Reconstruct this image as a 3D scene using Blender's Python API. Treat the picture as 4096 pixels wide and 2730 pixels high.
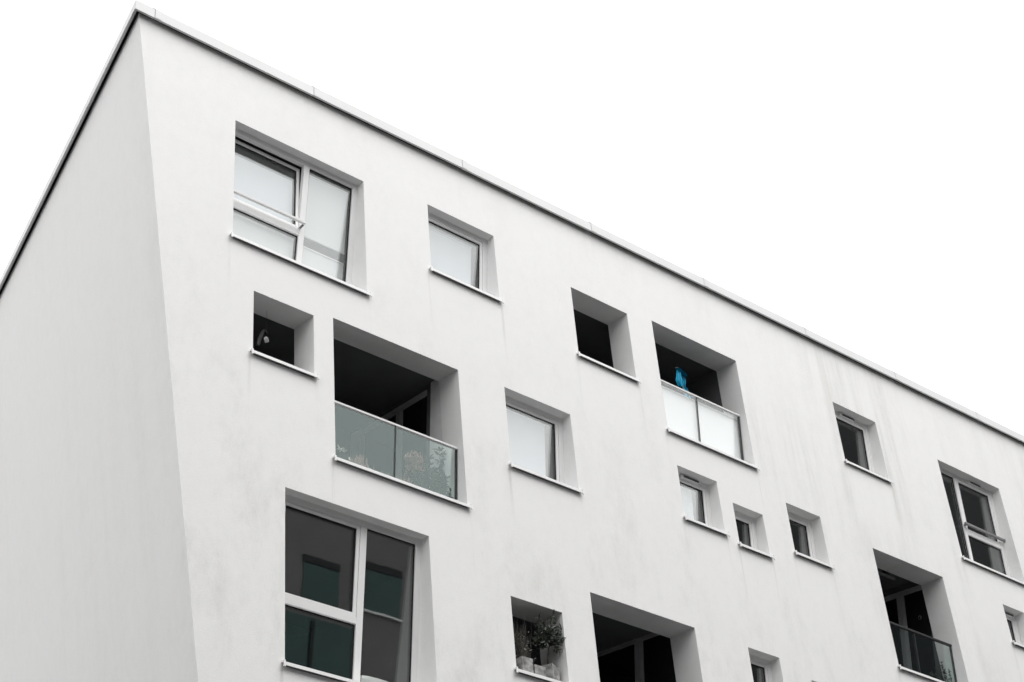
import bpy, math, random
from mathutils import Vector, Matrix

# ------------------------------------------------------------------ scene, camera, sky, sun
scene = bpy.context.scene
for o in list(bpy.data.objects):
    bpy.data.objects.remove(o)
COL = scene.collection
LEAN = 0.10            # the long facade leans back by this angle (radians)
ZC = 1.6               # eye height
CA, SA = math.cos(LEAN), math.sin(LEAN)
PV = 15.0              # distance of the facade plane


def T(u, v, w):
    """building frame (along facade, into facade, up the leaning facade) -> world"""
    return Vector((u, v * CA + w * SA, -v * SA + w * CA + ZC))


def Tdir(d):
    return Vector((d[0], d[1] * CA + d[2] * SA, -d[1] * SA + d[2] * CA))


PITCH, HEAD, ROLL = -0.6178824, 0.7644511, -0.0926782


def cam_axes():
    rx = Matrix(((1, 0, 0), (0, math.cos(PITCH), -math.sin(PITCH)), (0, math.sin(PITCH), math.cos(PITCH))))
    # camera frame: x right, y down, z forward ; building frame: x right, y into facade, z up
    B = Matrix(((1, 0, 0), (0, 0, -1), (0, 1, 0)))
    h = Matrix(((math.cos(HEAD), -math.sin(HEAD), 0), (math.sin(HEAD), math.cos(HEAD), 0), (0, 0, 1)))
    r = Matrix(((math.cos(ROLL), -math.sin(ROLL), 0), (math.sin(ROLL), math.cos(ROLL), 0), (0, 0, 1)))
    M = r @ rx @ B @ h
    return Tdir(M[0]), Tdir(M[1]), Tdir(M[2])


right, down, fwd = cam_axes()
cd = bpy.data.cameras.new('camera')
cam = bpy.data.objects.new('camera', cd)
COL.objects.link(cam)
cd.sensor_width = 36.0
cd.lens = 6825.94 / 4096 * 36.0
cd.clip_start = 0.1
cd.clip_end = 2000
Rm = Matrix((right, -down, -fwd)).transposed().to_4x4()
cam.matrix_world = Matrix.Translation((0, 0, ZC)) @ Rm
scene.camera = cam

SUN_EL, SUN_AZ = 64.0, 152.0      # azimuth clockwise from +Y: behind the camera, a little to the right
world = bpy.data.worlds.new("World")
scene.world = world
world.use_nodes = True
wn = world.node_tree
bg = wn.nodes['Background']
sky = wn.nodes.new('ShaderNodeTexSky')
sky.sky_type = 'NISHITA'
sky.sun_disc = False
sky.sun_elevation = math.radians(SUN_EL)
sky.sun_rotation = math.radians(SUN_AZ)
sky.air_density = 1.0
sky.dust_density = 6.0
sky.ozone_density = 1.0
hs = wn.nodes.new('ShaderNodeHueSaturation')
hs.inputs['Saturation'].default_value = 0.06
wn.links.new(sky.outputs['Color'], hs.inputs['Color'])
# overcast: the clear-sky gradient is mostly evened out by a uniform cloud layer
cloud = wn.nodes.new('ShaderNodeMix')
cloud.data_type = 'RGBA'
cloud.inputs['Factor'].default_value = 0.75
cloud.inputs['B'].default_value = (11.0, 11.08, 11.2, 1)
wtc = wn.nodes.new('ShaderNodeTexCoord')
wnz = wn.nodes.new('ShaderNodeTexNoise')
wnz.inputs['Scale'].default_value = 2.6
wnz.inputs['Detail'].default_value = 5
wn.links.new(wtc.outputs['Generated'], wnz.inputs['Vector'])
wrp = wn.nodes.new('ShaderNodeValToRGB')
wrp.color_ramp.elements[0].position = 0.34
wrp.color_ramp.elements[1].position = 0.66
wrp.color_ramp.elements[0].color = (0.66, 0.665, 0.68, 1)
wrp.color_ramp.elements[1].color = (1, 1, 1, 1)
wn.links.new(wnz.outputs['Fac'], wrp.inputs['Fac'])
wmul = wn.nodes.new('ShaderNodeMix')
wmul.data_type = 'RGBA'
wmul.blend_type = 'MULTIPLY'
wmul.inputs['Factor'].default_value = 1.0
wmul.inputs['A'].default_value = (13.45, 13.35, 13.2, 1)
wn.links.new(wrp.outputs['Color'], wmul.inputs['B'])
wn.links.new(wmul.outputs['Result'], cloud.inputs['B'])
wn.links.new(hs.outputs['Color'], cloud.inputs['A'])
wn.links.new(cloud.outputs['Result'], bg.inputs['Color'])
bg.inputs['Strength'].default_value = 0.15

sd = bpy.data.lights.new('sun', 'SUN')
sd.energy = 1.2
sd.angle = math.radians(40)
sd.color = (1.0, 0.985, 0.965)
sun = bpy.data.objects.new('sun', sd)
COL.objects.link(sun)
el, az = math.radians(SUN_EL), math.radians(SUN_AZ)
sdir = Vector((math.sin(az) * math.cos(el), math.cos(az) * math.cos(el), math.sin(el)))
sun.rotation_euler = sdir.to_track_quat('Z', 'Y').to_euler()
sun.location = (0, -10, 60)

scene.view_settings.view_transform = 'Standard'
scene.view_settings.look = 'None'
scene.view_settings.gamma = 1.0
scene.view_settings.use_curve_mapping = False
scene.view_settings.exposure = 0.37
scene.render.engine = 'CYCLES'
scene.cycles.max_bounces = 10
scene.cycles.transparent_max_bounces = 24

# ------------------------------------------------------------------ materials


def newmat(name):
    m = bpy.data.materials.new(name)
    m.use_nodes = True
    return m, m.node_tree, m.node_tree.nodes['Principled BSDF']


def plain(name, col, rough=0.5, spec=0.4, metal=0.0, var=0.06, scale=8.0, bump=0.0, bscale=60.0, trans=0.0):
    m, nt, b = newmat(name)
    tc = nt.nodes.new('ShaderNodeTexCoord')
    nz = nt.nodes.new('ShaderNodeTexNoise')
    nz.inputs['Scale'].default_value = scale
    nz.inputs['Detail'].default_value = 5
    nt.links.new(tc.outputs['Object'], nz.inputs['Vector'])
    rp = nt.nodes.new('ShaderNodeValToRGB')
    c = col
    rp.color_ramp.elements[0].position = 0.3
    rp.color_ramp.elements[1].position = 0.7
    rp.color_ramp.elements[0].color = (c[0] * (1 - var), c[1] * (1 - var), c[2] * (1 - var), 1)
    rp.color_ramp.elements[1].color = (min(1, c[0] * (1 + var)), min(1, c[1] * (1 + var)), min(1, c[2] * (1 + var)), 1)
    nt.links.new(nz.outputs['Fac'], rp.inputs['Fac'])
    nt.links.new(rp.outputs['Color'], b.inputs['Base Color'])
    b.inputs['Roughness'].default_value = rough
    b.inputs['Specular IOR Level'].default_value = spec
    b.inputs['Metallic'].default_value = metal
    if bump:
        n2 = nt.nodes.new('ShaderNodeTexNoise')
        n2.inputs['Scale'].default_value = bscale
        n2.inputs['Detail'].default_value = 4
        nt.links.new(tc.outputs['Object'], n2.inputs['Vector'])
        bp = nt.nodes.new('ShaderNodeBump')
        bp.inputs['Strength'].default_value = bump
        bp.inputs['Distance'].default_value = 0.01
        nt.links.new(n2.outputs['Fac'], bp.inputs['Height'])
        nt.links.new(bp.outputs['Normal'], b.inputs['Normal'])
    if trans:
        tr = nt.nodes.new('ShaderNodeBsdfTranslucent')
        nt.links.new(rp.outputs['Color'], tr.inputs['Color'])
        mx = nt.nodes.new('ShaderNodeMixShader')
        mx.inputs['Fac'].default_value = trans
        nt.links.new(b.outputs[0], mx.inputs[1])
        nt.links.new(tr.outputs[0], mx.inputs[2])
        nt.links.new(mx.outputs[0], nt.nodes['Material Output'].inputs['Surface'])
    return m


def glass(name, tint, ior, wob=0.0, refl=(0.98, 1.0, 1.0)):
    m, nt, b = newmat(name)
    nt.nodes.remove(b)
    tr = nt.nodes.new('ShaderNodeBsdfTransparent')
    tr.inputs['Color'].default_value = (*tint, 1)
    gl = nt.nodes.new('ShaderNodeBsdfGlossy')
    gl.inputs['Roughness'].default_value = 0.0
    gl.inputs['Color'].default_value = (*refl, 1)
    fr = nt.nodes.new('ShaderNodeFresnel')
    fr.inputs['IOR'].default_value = ior
    geo = nt.nodes.new('ShaderNodeNewGeometry')
    # same reflectance on both faces of the sheet
    mx = nt.nodes.new('ShaderNodeMixShader')
    mp = nt.nodes.new('ShaderNodeMath'); mp.operation = 'MULTIPLY'
    dp = nt.nodes.new('ShaderNodeMath'); dp.operation = 'SUBTRACT'; dp.inputs[0].default_value = 1.0
    nt.links.new(geo.outputs['Backfacing'], dp.inputs[1])
    nt.links.new(fr.outputs[0], mp.inputs[0])
    nt.links.new(dp.outputs[0], mp.inputs[1])
    nt.links.new(mp.outputs[0], mx.inputs['Fac'])
    nt.links.new(tr.outputs[0], mx.inputs[1])
    nt.links.new(gl.outputs[0], mx.inputs[2])
    nt.links.new(mx.outputs[0], nt.nodes['Material Output'].inputs['Surface'])
    if wob:
        tc = nt.nodes.new('ShaderNodeTexCoord')
        nz = nt.nodes.new('ShaderNodeTexNoise')
        nz.inputs['Scale'].default_value = 1.6
        nz.inputs['Detail'].default_value = 1
        bp = nt.nodes.new('ShaderNodeBump')
        bp.inputs['Strength'].default_value = wob
        bp.inputs['Distance'].default_value = 0.004
        nt.links.new(tc.outputs['Object'], nz.inputs['Vector'])
        nt.links.new(nz.outputs['Fac'], bp.inputs['Height'])
        nt.links.new(bp.outputs['Normal'], gl.inputs['Normal'])
    return m


# openings: x0, x1, top, bottom (facade frame, metres)
WIN = {
    'W1': dict(x=(9.47, 11.683), w=(16.545, 14.505), d=0.141, t=0.1285),
    'W2': dict(x=(12.887, 14.199), w=(16.704, 15.48), d=0.153, t=0.110),
    'W3': dict(x=(14.145, 15.446), w=(13.85, 12.55), d=0.175, t=0.097),
    'W4': dict(x=(10.312, 12.567), w=(10.895, 8.58), d=0.158, t=0.1167),
    'W5': dict(x=(25.318, 27.296), w=(16.46, 14.36), d=0.179, t=0.050),
    'S1': dict(x=(17.706, 18.608), w=(13.735, 12.815), d=0.176, t=0.080),
    'S2': dict(x=(18.92, 19.632), w=(13.446, 12.715), d=0.170, t=0.085),
    'S3': dict(x=(20.308, 21.183), w=(13.896, 12.98), d=0.190, t=0.068),
    'S4': dict(x=(22.282, 23.508), w=(16.649, 15.40), d=0.183, t=0.066),
    'S5': dict(x=(18.687, 19.394), w=(10.863, 9.95), d=0.175, t=0.089),
    'S6': dict(x=(20.085, 20.80), w=(10.662, 9.93), d=0.175, t=0.085),
    'S7': dict(x=(26.275, 26.938), w=(13.65, 12.90), d=0.190, t=0.050),
}
NIC = {
    'N1': dict(x=(9.813, 10.766), w=(13.71, 12.76), d=0.453),
    'N2': dict(x=(15.787, 17.038), w=(16.409, 15.115), d=0.449),
    'N3': dict(x=(13.923, 14.85), w=(10.406, 9.37), d=0.503),
}
LOG = {
    'L1': dict(x=(11.086, 13.272), w=(13.809, 11.605), d=0.430),
    'L2': dict(x=(17.623, 19.676), w=(16.518, 14.388), d=0.458),
    'L3': dict(x=(15.437, 17.54), w=(10.883, 8.55), d=0.503),
    'L4': dict(x=(22.514, 24.485), w=(13.70, 11.50), d=0.475),
}
OPEN = {}
for dct in (WIN, NIC, LOG):
    OPEN.update(dct)


def plaster():
    m, nt, b = newmat('white render')
    L = nt.links.new

    def math_(op, a, bb=None, clamp=False):
        n = nt.nodes.new('ShaderNodeMath')
        n.operation = op
        n.use_clamp = clamp
        for i, s in enumerate((a, bb)):
            if s is None:
                continue
            if isinstance(s, (int, float)):
                n.inputs[i].default_value = s
            else:
                L(s, n.inputs[i])
        return n.outputs[0]

    def smooth(val, a, bb):
        n = nt.nodes.new('ShaderNodeMapRange')
        n.interpolation_type = 'SMOOTHSTEP'
        L(val, n.inputs['Value'])
        n.inputs['From Min'].default_value = a
        n.inputs['From Max'].default_value = bb
        return n.outputs['Result']

    uv = nt.nodes.new('ShaderNodeUVMap')
    uv.uv_map = 'UVMap'
    sx = nt.nodes.new('ShaderNodeSeparateXYZ')
    L(uv.outputs['UV'], sx.inputs[0])
    U, W = sx.outputs['X'], sx.outputs['Y']

    def noise(su, sw, detail=5, rough=0.55, dist=0.0):
        mp = nt.nodes.new('ShaderNodeMapping')
        mp.inputs['Scale'].default_value = (su, sw, 1)
        L(uv.outputs['UV'], mp.inputs['Vector'])
        n = nt.nodes.new('ShaderNodeTexNoise')
        n.noise_dimensions = '2D'
        n.inputs['Scale'].default_value = 1.0
        n.inputs['Detail'].default_value = detail
        n.inputs['Roughness'].default_value = rough
        n.inputs['Distortion'].default_value = dist
        L(mp.outputs[0], n.inputs['Vector'])
        return n.outputs['Fac']

    wob = math_('MULTIPLY', math_('SUBTRACT', noise(1.3, 0.5, 4), 0.5), 0.5)
    Uw = math_('ADD', U, wob)
    shelter = None
    drip = None
    for k, o in OPEN.items():
        x0, x1 = o['x']
        wb = o['w'][1]
        ln = 1.9 if (x1 - x0) > 1.5 else 1.35
        a = smooth(Uw, x0 - 0.10, x0 + 0.10)
        c = math_('SUBTRACT', 1.0, smooth(Uw, x1 - 0.10, x1 + 0.10))
        d = smooth(W, wb - ln - 0.5, wb - ln * 0.55)
        e = math_('SUBTRACT', 1.0, smooth(W, wb, wb + 0.05))
        s = math_('MULTIPLY', math_('MULTIPLY', a, c), math_('MULTIPLY', d, e))
        shelter = s if shelter is None else math_('MAXIMUM', shelter, s)
        # thin dirty line running down from the right end of the sill
        g = math_('MULTIPLY', smooth(U, x1 + 0.0, x1 + 0.035), math_('SUBTRACT', 1.0, smooth(U, x1 + 0.04, x1 + 0.085)))
        f = math_('MULTIPLY', smooth(W, wb - 1.3, wb - 0.05), math_('SUBTRACT', 1.0, smooth(W, wb - 0.06, wb - 0.04)))
        s2 = math_('MULTIPLY', g, f)
        drip = s2 if drip is None else math_('MAXIMUM', drip, s2)
        g = math_('MULTIPLY', smooth(U, x0 - 0.09, x0 - 0.04), math_('SUBTRACT', 1.0, smooth(U, x0 - 0.035, x0 + 0.0)))
        drip = math_('MAXIMUM', drip, math_('MULTIPLY', g, f))
    for ju in (8.073, 10.747, 13.577, 16.355, 19.073, 21.781, 24.428, 27.068):
        g = math_('MULTIPLY', smooth(Uw, ju - 0.22, ju), math_('SUBTRACT', 1.0, smooth(Uw, ju, ju + 0.25)))
        drip = math_('MAXIMUM', drip, math_('MULTIPLY', math_('MULTIPLY', g, smooth(W, 15.8, 17.5)), 0.16))
    clean = math_('SUBTRACT', 1.0, shelter)
    blot = smooth(noise(0.33, 0.22, 4, 0.6), 0.40, 0.66)
    streak = smooth(noise(2.2, 0.16, 6, 0.65), 0.38, 0.80)
    fine = smooth(noise(14.0, 0.55, 5, 0.7), 0.38, 0.75)
    cloud = smooth(noise(1.5, 0.7, 9, 0.72), 0.44, 0.80)
    spk = smooth(noise(38.0, 17.0, 2, 0.6), 0.70, 0.80)
    low = math_('SUBTRACT', 1.0, smooth(W, 9.0, 17.0))
    east = smooth(U, 13.0, 24.0)
    d1 = math_('MULTIPLY', math_('MULTIPLY', streak, math_('ADD', math_('MULTIPLY', blot, 0.75), 0.25)), math_('ADD', math_('MULTIPLY', east, 0.40), 0.06))
    d2 = math_('MULTIPLY', math_('MULTIPLY', fine, math_('MULTIPLY', blot, east)), 0.12)
    d3 = math_('MULTIPLY', cloud, math_('ADD', math_('MULTIPLY', low, 0.30), 0.08))
    dirt = math_('ADD', math_('ADD', d1, d2), d3)
    dirt = math_('MULTIPLY', dirt, math_('ADD', math_('MULTIPLY', noise(24.0, 13.0, 5, 0.75), 1.5), 0.35))
    dirt = math_('MULTIPLY', dirt, clean)
    off = smooth(U, 44.0, 46.0)
    dirt = math_('MULTIPLY', dirt, math_('SUBTRACT', 1.0, math_('MULTIPLY', off, 0.8)))
    dirt = math_('ADD', dirt, math_('MULTIPLY', math_('MULTIPLY', smooth(U, 69.3, 70.0), math_('ADD', cloud, 0.35)), 0.16))
    dirt = math_('ADD', dirt, math_('MULTIPLY', math_('MULTIPLY', drip, fine), 0.6))
    dirt = math_('ADD', dirt, math_('MULTIPLY', spk, math_('MULTIPLY', low, 0.22)), True)
    mx = nt.nodes.new('ShaderNodeMix')
    mx.data_type = 'RGBA'
    mx.inputs['A'].default_value = (0.80, 0.80, 0.795, 1)
    mx.inputs['B'].default_value = (0.555, 0.555, 0.535, 1)
    grain = math_('MULTIPLY', math_('SUBTRACT', noise(60.0, 60.0, 4, 0.7), 0.5), 0.42)
    mott = math_('MULTIPLY', math_('SUBTRACT', noise(6.5, 4.5, 9, 0.78), 0.5), 0.34)
    dirt = math_('ADD', math_('ADD', math_('ADD', dirt, 0.03), grain), mott, True)
    L(dirt, mx.inputs['Factor'])
    L(mx.outputs['Result'], b.inputs['Base Color'])
    b.inputs['Roughness'].default_value = 0.9
    b.inputs['Specular IOR Level'].default_value = 0.15
    tc = nt.nodes.new('ShaderNodeTexCoord')
    n2 = nt.nodes.new('ShaderNodeTexNoise')
    n2.inputs['Scale'].default_value = 55
    n2.inputs['Detail'].default_value = 6
    n2.inputs['Roughness'].default_value = 0.65
    L(tc.outputs['Object'], n2.inputs['Vector'])
    n3 = nt.nodes.new('ShaderNodeTexNoise')
    n3.inputs['Scale'].default_value = 1.3
    n3.inputs['Detail'].default_value = 3
    L(tc.outputs['Object'], n3.inputs['Vector'])
    h = math_('ADD', n2.outputs['Fac'], math_('MULTIPLY', n3.outputs['Fac'], 4.0))
    bp = nt.nodes.new('ShaderNodeBump')
    bp.inputs['Strength'].default_value = 0.35
    bp.inputs['Distance'].default_value = 0.006
    L(h, bp.inputs['Height'])
    L(bp.outputs['Normal'], b.inputs['Normal'])
    return m


M = {}
M['plaster'] = plaster()
M['white_frame'] = plain('white window plastic', (0.80, 0.80, 0.80), 0.32, 0.45, var=0.02, scale=3)
M['sill'] = plain('white coated sheet metal', (0.79, 0.79, 0.79), 0.4, 0.4, var=0.03, scale=5)
M['coping'] = plain('pale coated coping metal', (0.71, 0.715, 0.715), 0.6, 0.2, var=0.03, scale=0.9)
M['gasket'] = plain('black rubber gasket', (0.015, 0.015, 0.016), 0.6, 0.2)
M['steel'] = plain('brushed steel', (0.55, 0.55, 0.54), 0.35, 0.5, metal=0.8, var=0.05)
M['dark_metal'] = plain('dark coated metal', (0.03, 0.03, 0.032), 0.4, 0.4)
M['greymetal'] = plain('grey coated metal', (0.20, 0.20, 0.205), 0.4, 0.4)
M['pane'] = glass('coated double glazing', (0.93, 0.945, 0.94), 2.1, 0.12)
M['rail_glass'] = glass('green tinted balustrade glass', (0.94, 0.975, 0.968), 1.58, 0.0, (0.86, 0.985, 0.965))
M['clear_glass'] = glass('clear balustrade glass', (0.975, 0.985, 0.985), 1.55, 0.0)
M['door_pane'] = glass('balcony door glass', (0.5, 0.5, 0.5), 1.5)
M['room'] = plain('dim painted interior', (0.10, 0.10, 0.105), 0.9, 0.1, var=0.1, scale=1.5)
M['loggia'] = plain('dark loggia lining', (0.115, 0.117, 0.122), 0.85, 0.15, var=0.08, scale=2)  # one dark tone for loggia ceilings, walls and floors
M['concrete_pot'] = plain('weathered concrete', (0.27, 0.27, 0.265), 0.9, 0.15, var=0.55, scale=14, bump=0.4, bscale=40)
M['strip'] = plain('side wall toned for shade', (0.70, 0.70, 0.70), 0.85, 0.15, var=0.04)  # wall tone lowered to carry the deeper shade inside the loggia
M['soil'] = plain('potting soil', (0.03, 0.024, 0.018), 0.95, 0.1, var=0.3, scale=30)
M['bark'] = plain('dark bark', (0.05, 0.042, 0.034), 0.9, 0.1, var=0.3, scale=40)
M['twig'] = plain('pale dry twig', (0.075, 0.07, 0.062), 0.8, 0.2, var=0.35, scale=18)
M['leaf_dark'] = plain('glossy dark leaf', (0.045, 0.060, 0.038), 0.3, 0.6, var=0.4, scale=12, trans=0.12)
M['leaf_gloss'] = plain('shiny laurel leaf', (0.075, 0.088, 0.068), 0.22, 0.7, var=0.55, scale=16, trans=0.12)
M['leaf_grey'] = plain('grey green leaf', (0.10, 0.105, 0.09), 0.5, 0.4, var=0.35, scale=12, trans=0.15)
M['leaf_red'] = plain('rusty blossom', (0.36, 0.235, 0.215), 0.7, 0.3, var=0.35, scale=14, trans=0.15)
M['leaf_pale'] = plain('bleached pale leaf', (0.60, 0.58, 0.54), 0.6, 0.3, var=0.15, scale=12, trans=0.15)
M['straw'] = plain('dry straw grass', (0.42, 0.38, 0.31), 0.8, 0.2, var=0.3, scale=20)
M['stone'] = plain('pale rounded stone', (0.45, 0.43, 0.38), 0.85, 0.2, var=0.2, scale=20)
M['cyan'] = plain('shiny cyan fabric', (0.0, 0.24, 0.40), 0.5, 0.2, var=0.25, scale=7)
M['paper'] = plain('crumpled pale plastic', (0.38, 0.385, 0.39), 0.4, 0.5, var=0.15, scale=20)
M['shade'] = plain('white enamel', (0.72, 0.71, 0.70), 0.3, 0.5, var=0.03)
M['asphalt'] = plain('asphalt', (0.06, 0.06, 0.06), 0.9, 0.2, var=0.2, scale=3, bump=0.3)
M['paving'] = plain('concrete paving', (0.06, 0.06, 0.06), 0.9, 0.2, var=0.12, scale=2, bump=0.2)
M['ground'] = plain('pale gravel ground', (0.06, 0.06, 0.06), 0.95, 0.1, var=0.12, scale=0.5)
M['kerb'] = plain('granite kerb', (0.36, 0.36, 0.35), 0.85, 0.2, var=0.15, scale=12)
M['opp_wall'] = plain('grey render', (0.17, 0.165, 0.165), 0.9, 0.1, var=0.06, scale=0.6)
M['opp_dark'] = plain('dark cladding', (0.028, 0.029, 0.031), 0.7, 0.2, var=0.15, scale=0.5)
M['opp_glass'] = plain('dark green glass', (0.010, 0.055, 0.048), 0.1, 0.5, var=0.2, scale=1)


def pleated(name, col, lines=60.0, trans=0.35, depth=0.10):
    m, nt, b = newmat(name)
    L = nt.links.new
    uv = nt.nodes.new('ShaderNodeUVMap'); uv.uv_map = 'UVMap'
    wv = nt.nodes.new('ShaderNodeTexWave')
    wv.wave_type = 'BANDS'; wv.bands_direction = 'Y'
    wv.inputs['Scale'].default_value = lines / 6.2832 * 1.0
    wv.inputs['Distortion'].default_value = 0.6
    wv.inputs['Detail'].default_value = 2
    wv.inputs['Detail Scale'].default_value = 2
    L(uv.outputs['UV'], wv.inputs['Vector'])
    rp = nt.nodes.new('ShaderNodeValToRGB')
    rp.color_ramp.elements[0].color = (col[0] * (1 - depth), col[1] * (1 - depth), col[2] * (1 - depth), 1)
    rp.color_ramp.elements[1].color = (*col, 1)
    L(wv.outputs['Fac'], rp.inputs['Fac'])
    L(rp.outputs['Color'], b.inputs['Base Color'])
    b.inputs['Roughness'].default_value = 0.9
    b.inputs['Specular IOR Level'].default_value = 0.1
    tr = nt.nodes.new('ShaderNodeBsdfTranslucent')
    L(rp.outputs['Color'], tr.inputs['Color'])
    mx = nt.nodes.new('ShaderNodeMixShader'); mx.inputs['Fac'].default_value = trans
    L(b.outputs[0], mx.inputs[1]); L(tr.outputs[0], mx.inputs[2])
    L(mx.outputs[0], nt.nodes['Material Output'].inputs['Surface'])
    return m


M['blind'] = pleated('white pleated blind', (0.60, 0.605, 0.66), 330.0, 0.15)
M['blind_white'] = pleated('bright white pleated blind', (0.74, 0.74, 0.745), 330.0, 0.15)
M['mat'] = pleated('white woven screen', (0.88, 0.88, 0.88), 330.0, 0.0)

# ------------------------------------------------------------------ mesh helpers


class MB:
    def __init__(s, f=T):
        s.v, s.f, s.mi, s.uv, s.map = [], [], [], [], f

    def quad(s, pts, mi=0, uvs=None, raw=False):
        i = len(s.v)
        for p in pts:
            s.v.append(Vector(p) if raw else s.map(*p))
        s.f.append(tuple(range(i, i + len(pts))))
        s.mi.append(mi)
        s.uv.append(uvs if uvs else [(p[0], p[2]) for p in pts])

    def box(s, u0, u1, v0, v1, w0, w1, mi=0, fm=None):
        f = fm or s.map
        c = [f(u, v, w) for w in (w0, w1) for v in (v0, v1) for u in (u0, u1)]
        i = len(s.v)
        s.v += c
        for q in ((0, 1, 5, 4), (1, 3, 7, 5), (3, 2, 6, 7), (2, 0, 4, 6), (4, 5, 7, 6), (0, 2, 3, 1)):
            s.f.append(tuple(i + k for k in q))
            s.mi.append(mi)
            s.uv.append([((u0, u1)[k & 1] + (v0, v1)[(k >> 1) & 1], (w0, w1)[k >> 2]) for k in q])

    def tube(s, pts, r0, r1=None, n=6, mi=0, f=None, cap=True):
        f = f or s.map
        r1 = r0 if r1 is None else r1
        P = [f(*p) for p in pts]
        base = len(s.v)
        N = len(P)
        for k, p in enumerate(P):
            t = (P[min(k + 1, N - 1)] - P[max(k - 1, 0)])
            if t.length < 1e-9:
                t = Vector((0, 0, 1))
            t.normalize()
            a = t.cross(Vector((0.31, 0.87, 0.38)))
            if a.length < 1e-3:
                a = t.cross(Vector((1, 0, 0)))
            a.normalize()
            b = t.cross(a)
            r = r0 + (r1 - r0) * k / max(1, N - 1)
            for j in range(n):
                an = 2 * math.pi * j / n
                s.v.append(p + a * (r * math.cos(an)) + b * (r * math.sin(an)))
        for k in range(N - 1):
            for j in range(n):
                q = (base + k * n + j, base + k * n + (j + 1) % n, base + (k + 1) * n + (j + 1) % n, base + (k + 1) * n + j)
                s.f.append(q); s.mi.append(mi); s.uv.append([(0, 0)] * 4)
        if cap:
            s.f.append(tuple(base + j for j in reversed(range(n)))); s.mi.append(mi); s.uv.append([(0, 0)] * n)
            s.f.append(tuple(base + (N - 1) * n + j for j in range(n))); s.mi.append(mi); s.uv.append([(0, 0)] * n)

    def leaf(s, p, d, L, wd, rnd, mi=0, curl=0.2):
        """folded, pointed leaf at world point p along world direction d"""
        d = d.normalized()
        a = d.cross(Vector((rnd.uniform(-1, 1), rnd.uniform(-1, 1), rnd.uniform(-1, 1))))
        if a.length < 1e-3:
            a = d.cross(Vector((0, 0, 1)))
        a.normalize()
        n = d.cross(a)
        mid = p + d * (L * 0.5) - n * (curl * L * 0.15)
        tip = p + d * L - n * (curl * L * 0.5)
        fold = n * (wd * 0.35)
        i = len(s.v)
        s.v += [p, p + d * (L * 0.28) + a * wd * 0.42 + fold, p + d * (L * 0.62) + a * wd * 0.40 + fold * 0.8 - n * curl * L * 0.2,
                tip, p + d * (L * 0.62) - a * wd * 0.40 + fold * 0.8 - n * curl * L * 0.2, p + d * (L * 0.28) - a * wd * 0.42 + fold, mid]
        for q in ((0, 1, 2, 6), (6, 2, 3), (0, 6, 4, 5), (6, 3, 4)):
            s.f.append(tuple(i + k for k in q)); s.mi.append(mi); s.uv.append([(0, 0)] * len(q))

    def build(s, name, mats, parent=None, smooth=False, bevel=0.0):
        me = bpy.data.meshes.new(name)
        o0 = Vector((0, 0, 0))
        me.from_pydata([tuple(x - o0) for x in s.v], [], s.f)
        if not isinstance(mats, (list, tuple)):
            mats = [mats]
        for m in mats:
            me.materials.append(m)
        ul = me.uv_layers.new(name='UVMap')
        li = 0
        for poly, uvs, mi in zip(me.polygons, s.uv, s.mi):
            poly.material_index = mi
            poly.use_smooth = smooth
            for k in range(len(poly.vertices)):
                ul.data[poly.loop_start + k].uv = uvs[k]
        me.update()
        ob = bpy.data.objects.new(name, me)
        COL.objects.link(ob)
        if parent is not None:
            ob.parent = parent
            ob.matrix_parent_inverse = parent.matrix_basis.inverted()
        if bevel:
            md = ob.modifiers.new('bevel', 'BEVEL')
            md.width = bevel
            md.segments = 2
            md.limit_method = 'ANGLE'
        return ob


def tag(o, label=None, cat=None, group=None, kind=None):
    if label: o['label'] = label
    if cat: o['category'] = cat
    if group: o['group'] = group
    if kind: o['kind'] = kind
    return o


def empty(name, loc, label, cat, group=None):
    e = bpy.data.objects.new(name, None)
    e.empty_display_size = 0.2
    e.location = loc
    COL.objects.link(e)
    return tag(e, label, cat, group)


# ------------------------------------------------------------------ ground and street (below the frame)
EY = PV * CA - 0.1 * SA     # world y of the facade foot


def wbox(mb, x0, x1, y0, y1, z0, z1):
    mb.box(x0, x1, y0, y1, z0, z1, fm=lambda a, b, c: Vector((a, b, c)))


g = MB(); wbox(g, -600, 600, -600, 600, -0.6, -0.02); tag(g.build('ground', M['ground']), kind='structure')
g = MB(); wbox(g, -300, 300, -1.0, 8.0, -0.019, 0.0); tag(g.build('road', M['asphalt']), kind='structure')
g = MB(); wbox(g, -300, 300, 8.15, 40.0, -0.019, 0.12); tag(g.build('pavement', M['paving']), kind='structure')
g = MB(); wbox(g, -300, 300, 8.0, 8.15, -0.019, 0.125); tag(g.build('kerb', M['kerb']), kind='structure')
g = MB(); wbox(g, -300, 300, -6.0, -1.15, -0.019, 0.12); tag(g.build('pavement', M['paving']), kind='structure')
g = MB(); wbox(g, -300, 300, -1.15, -1.0, -0.019, 0.125); tag(g.build('kerb', M['kerb']), kind='structure')

# ------------------------------------------------------------------ the white apartment building
bld = empty('apartment_building', T(16, PV, 0.0), 'white rendered apartment building with a leaning facade and scattered square openings', 'building')


def edge_u(w):
    return 7.893 - 0.1348 * (w - 17.529)


def cop_w(u):
    return 17.6235 + 0.0181 * (u - 7.765)


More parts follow.
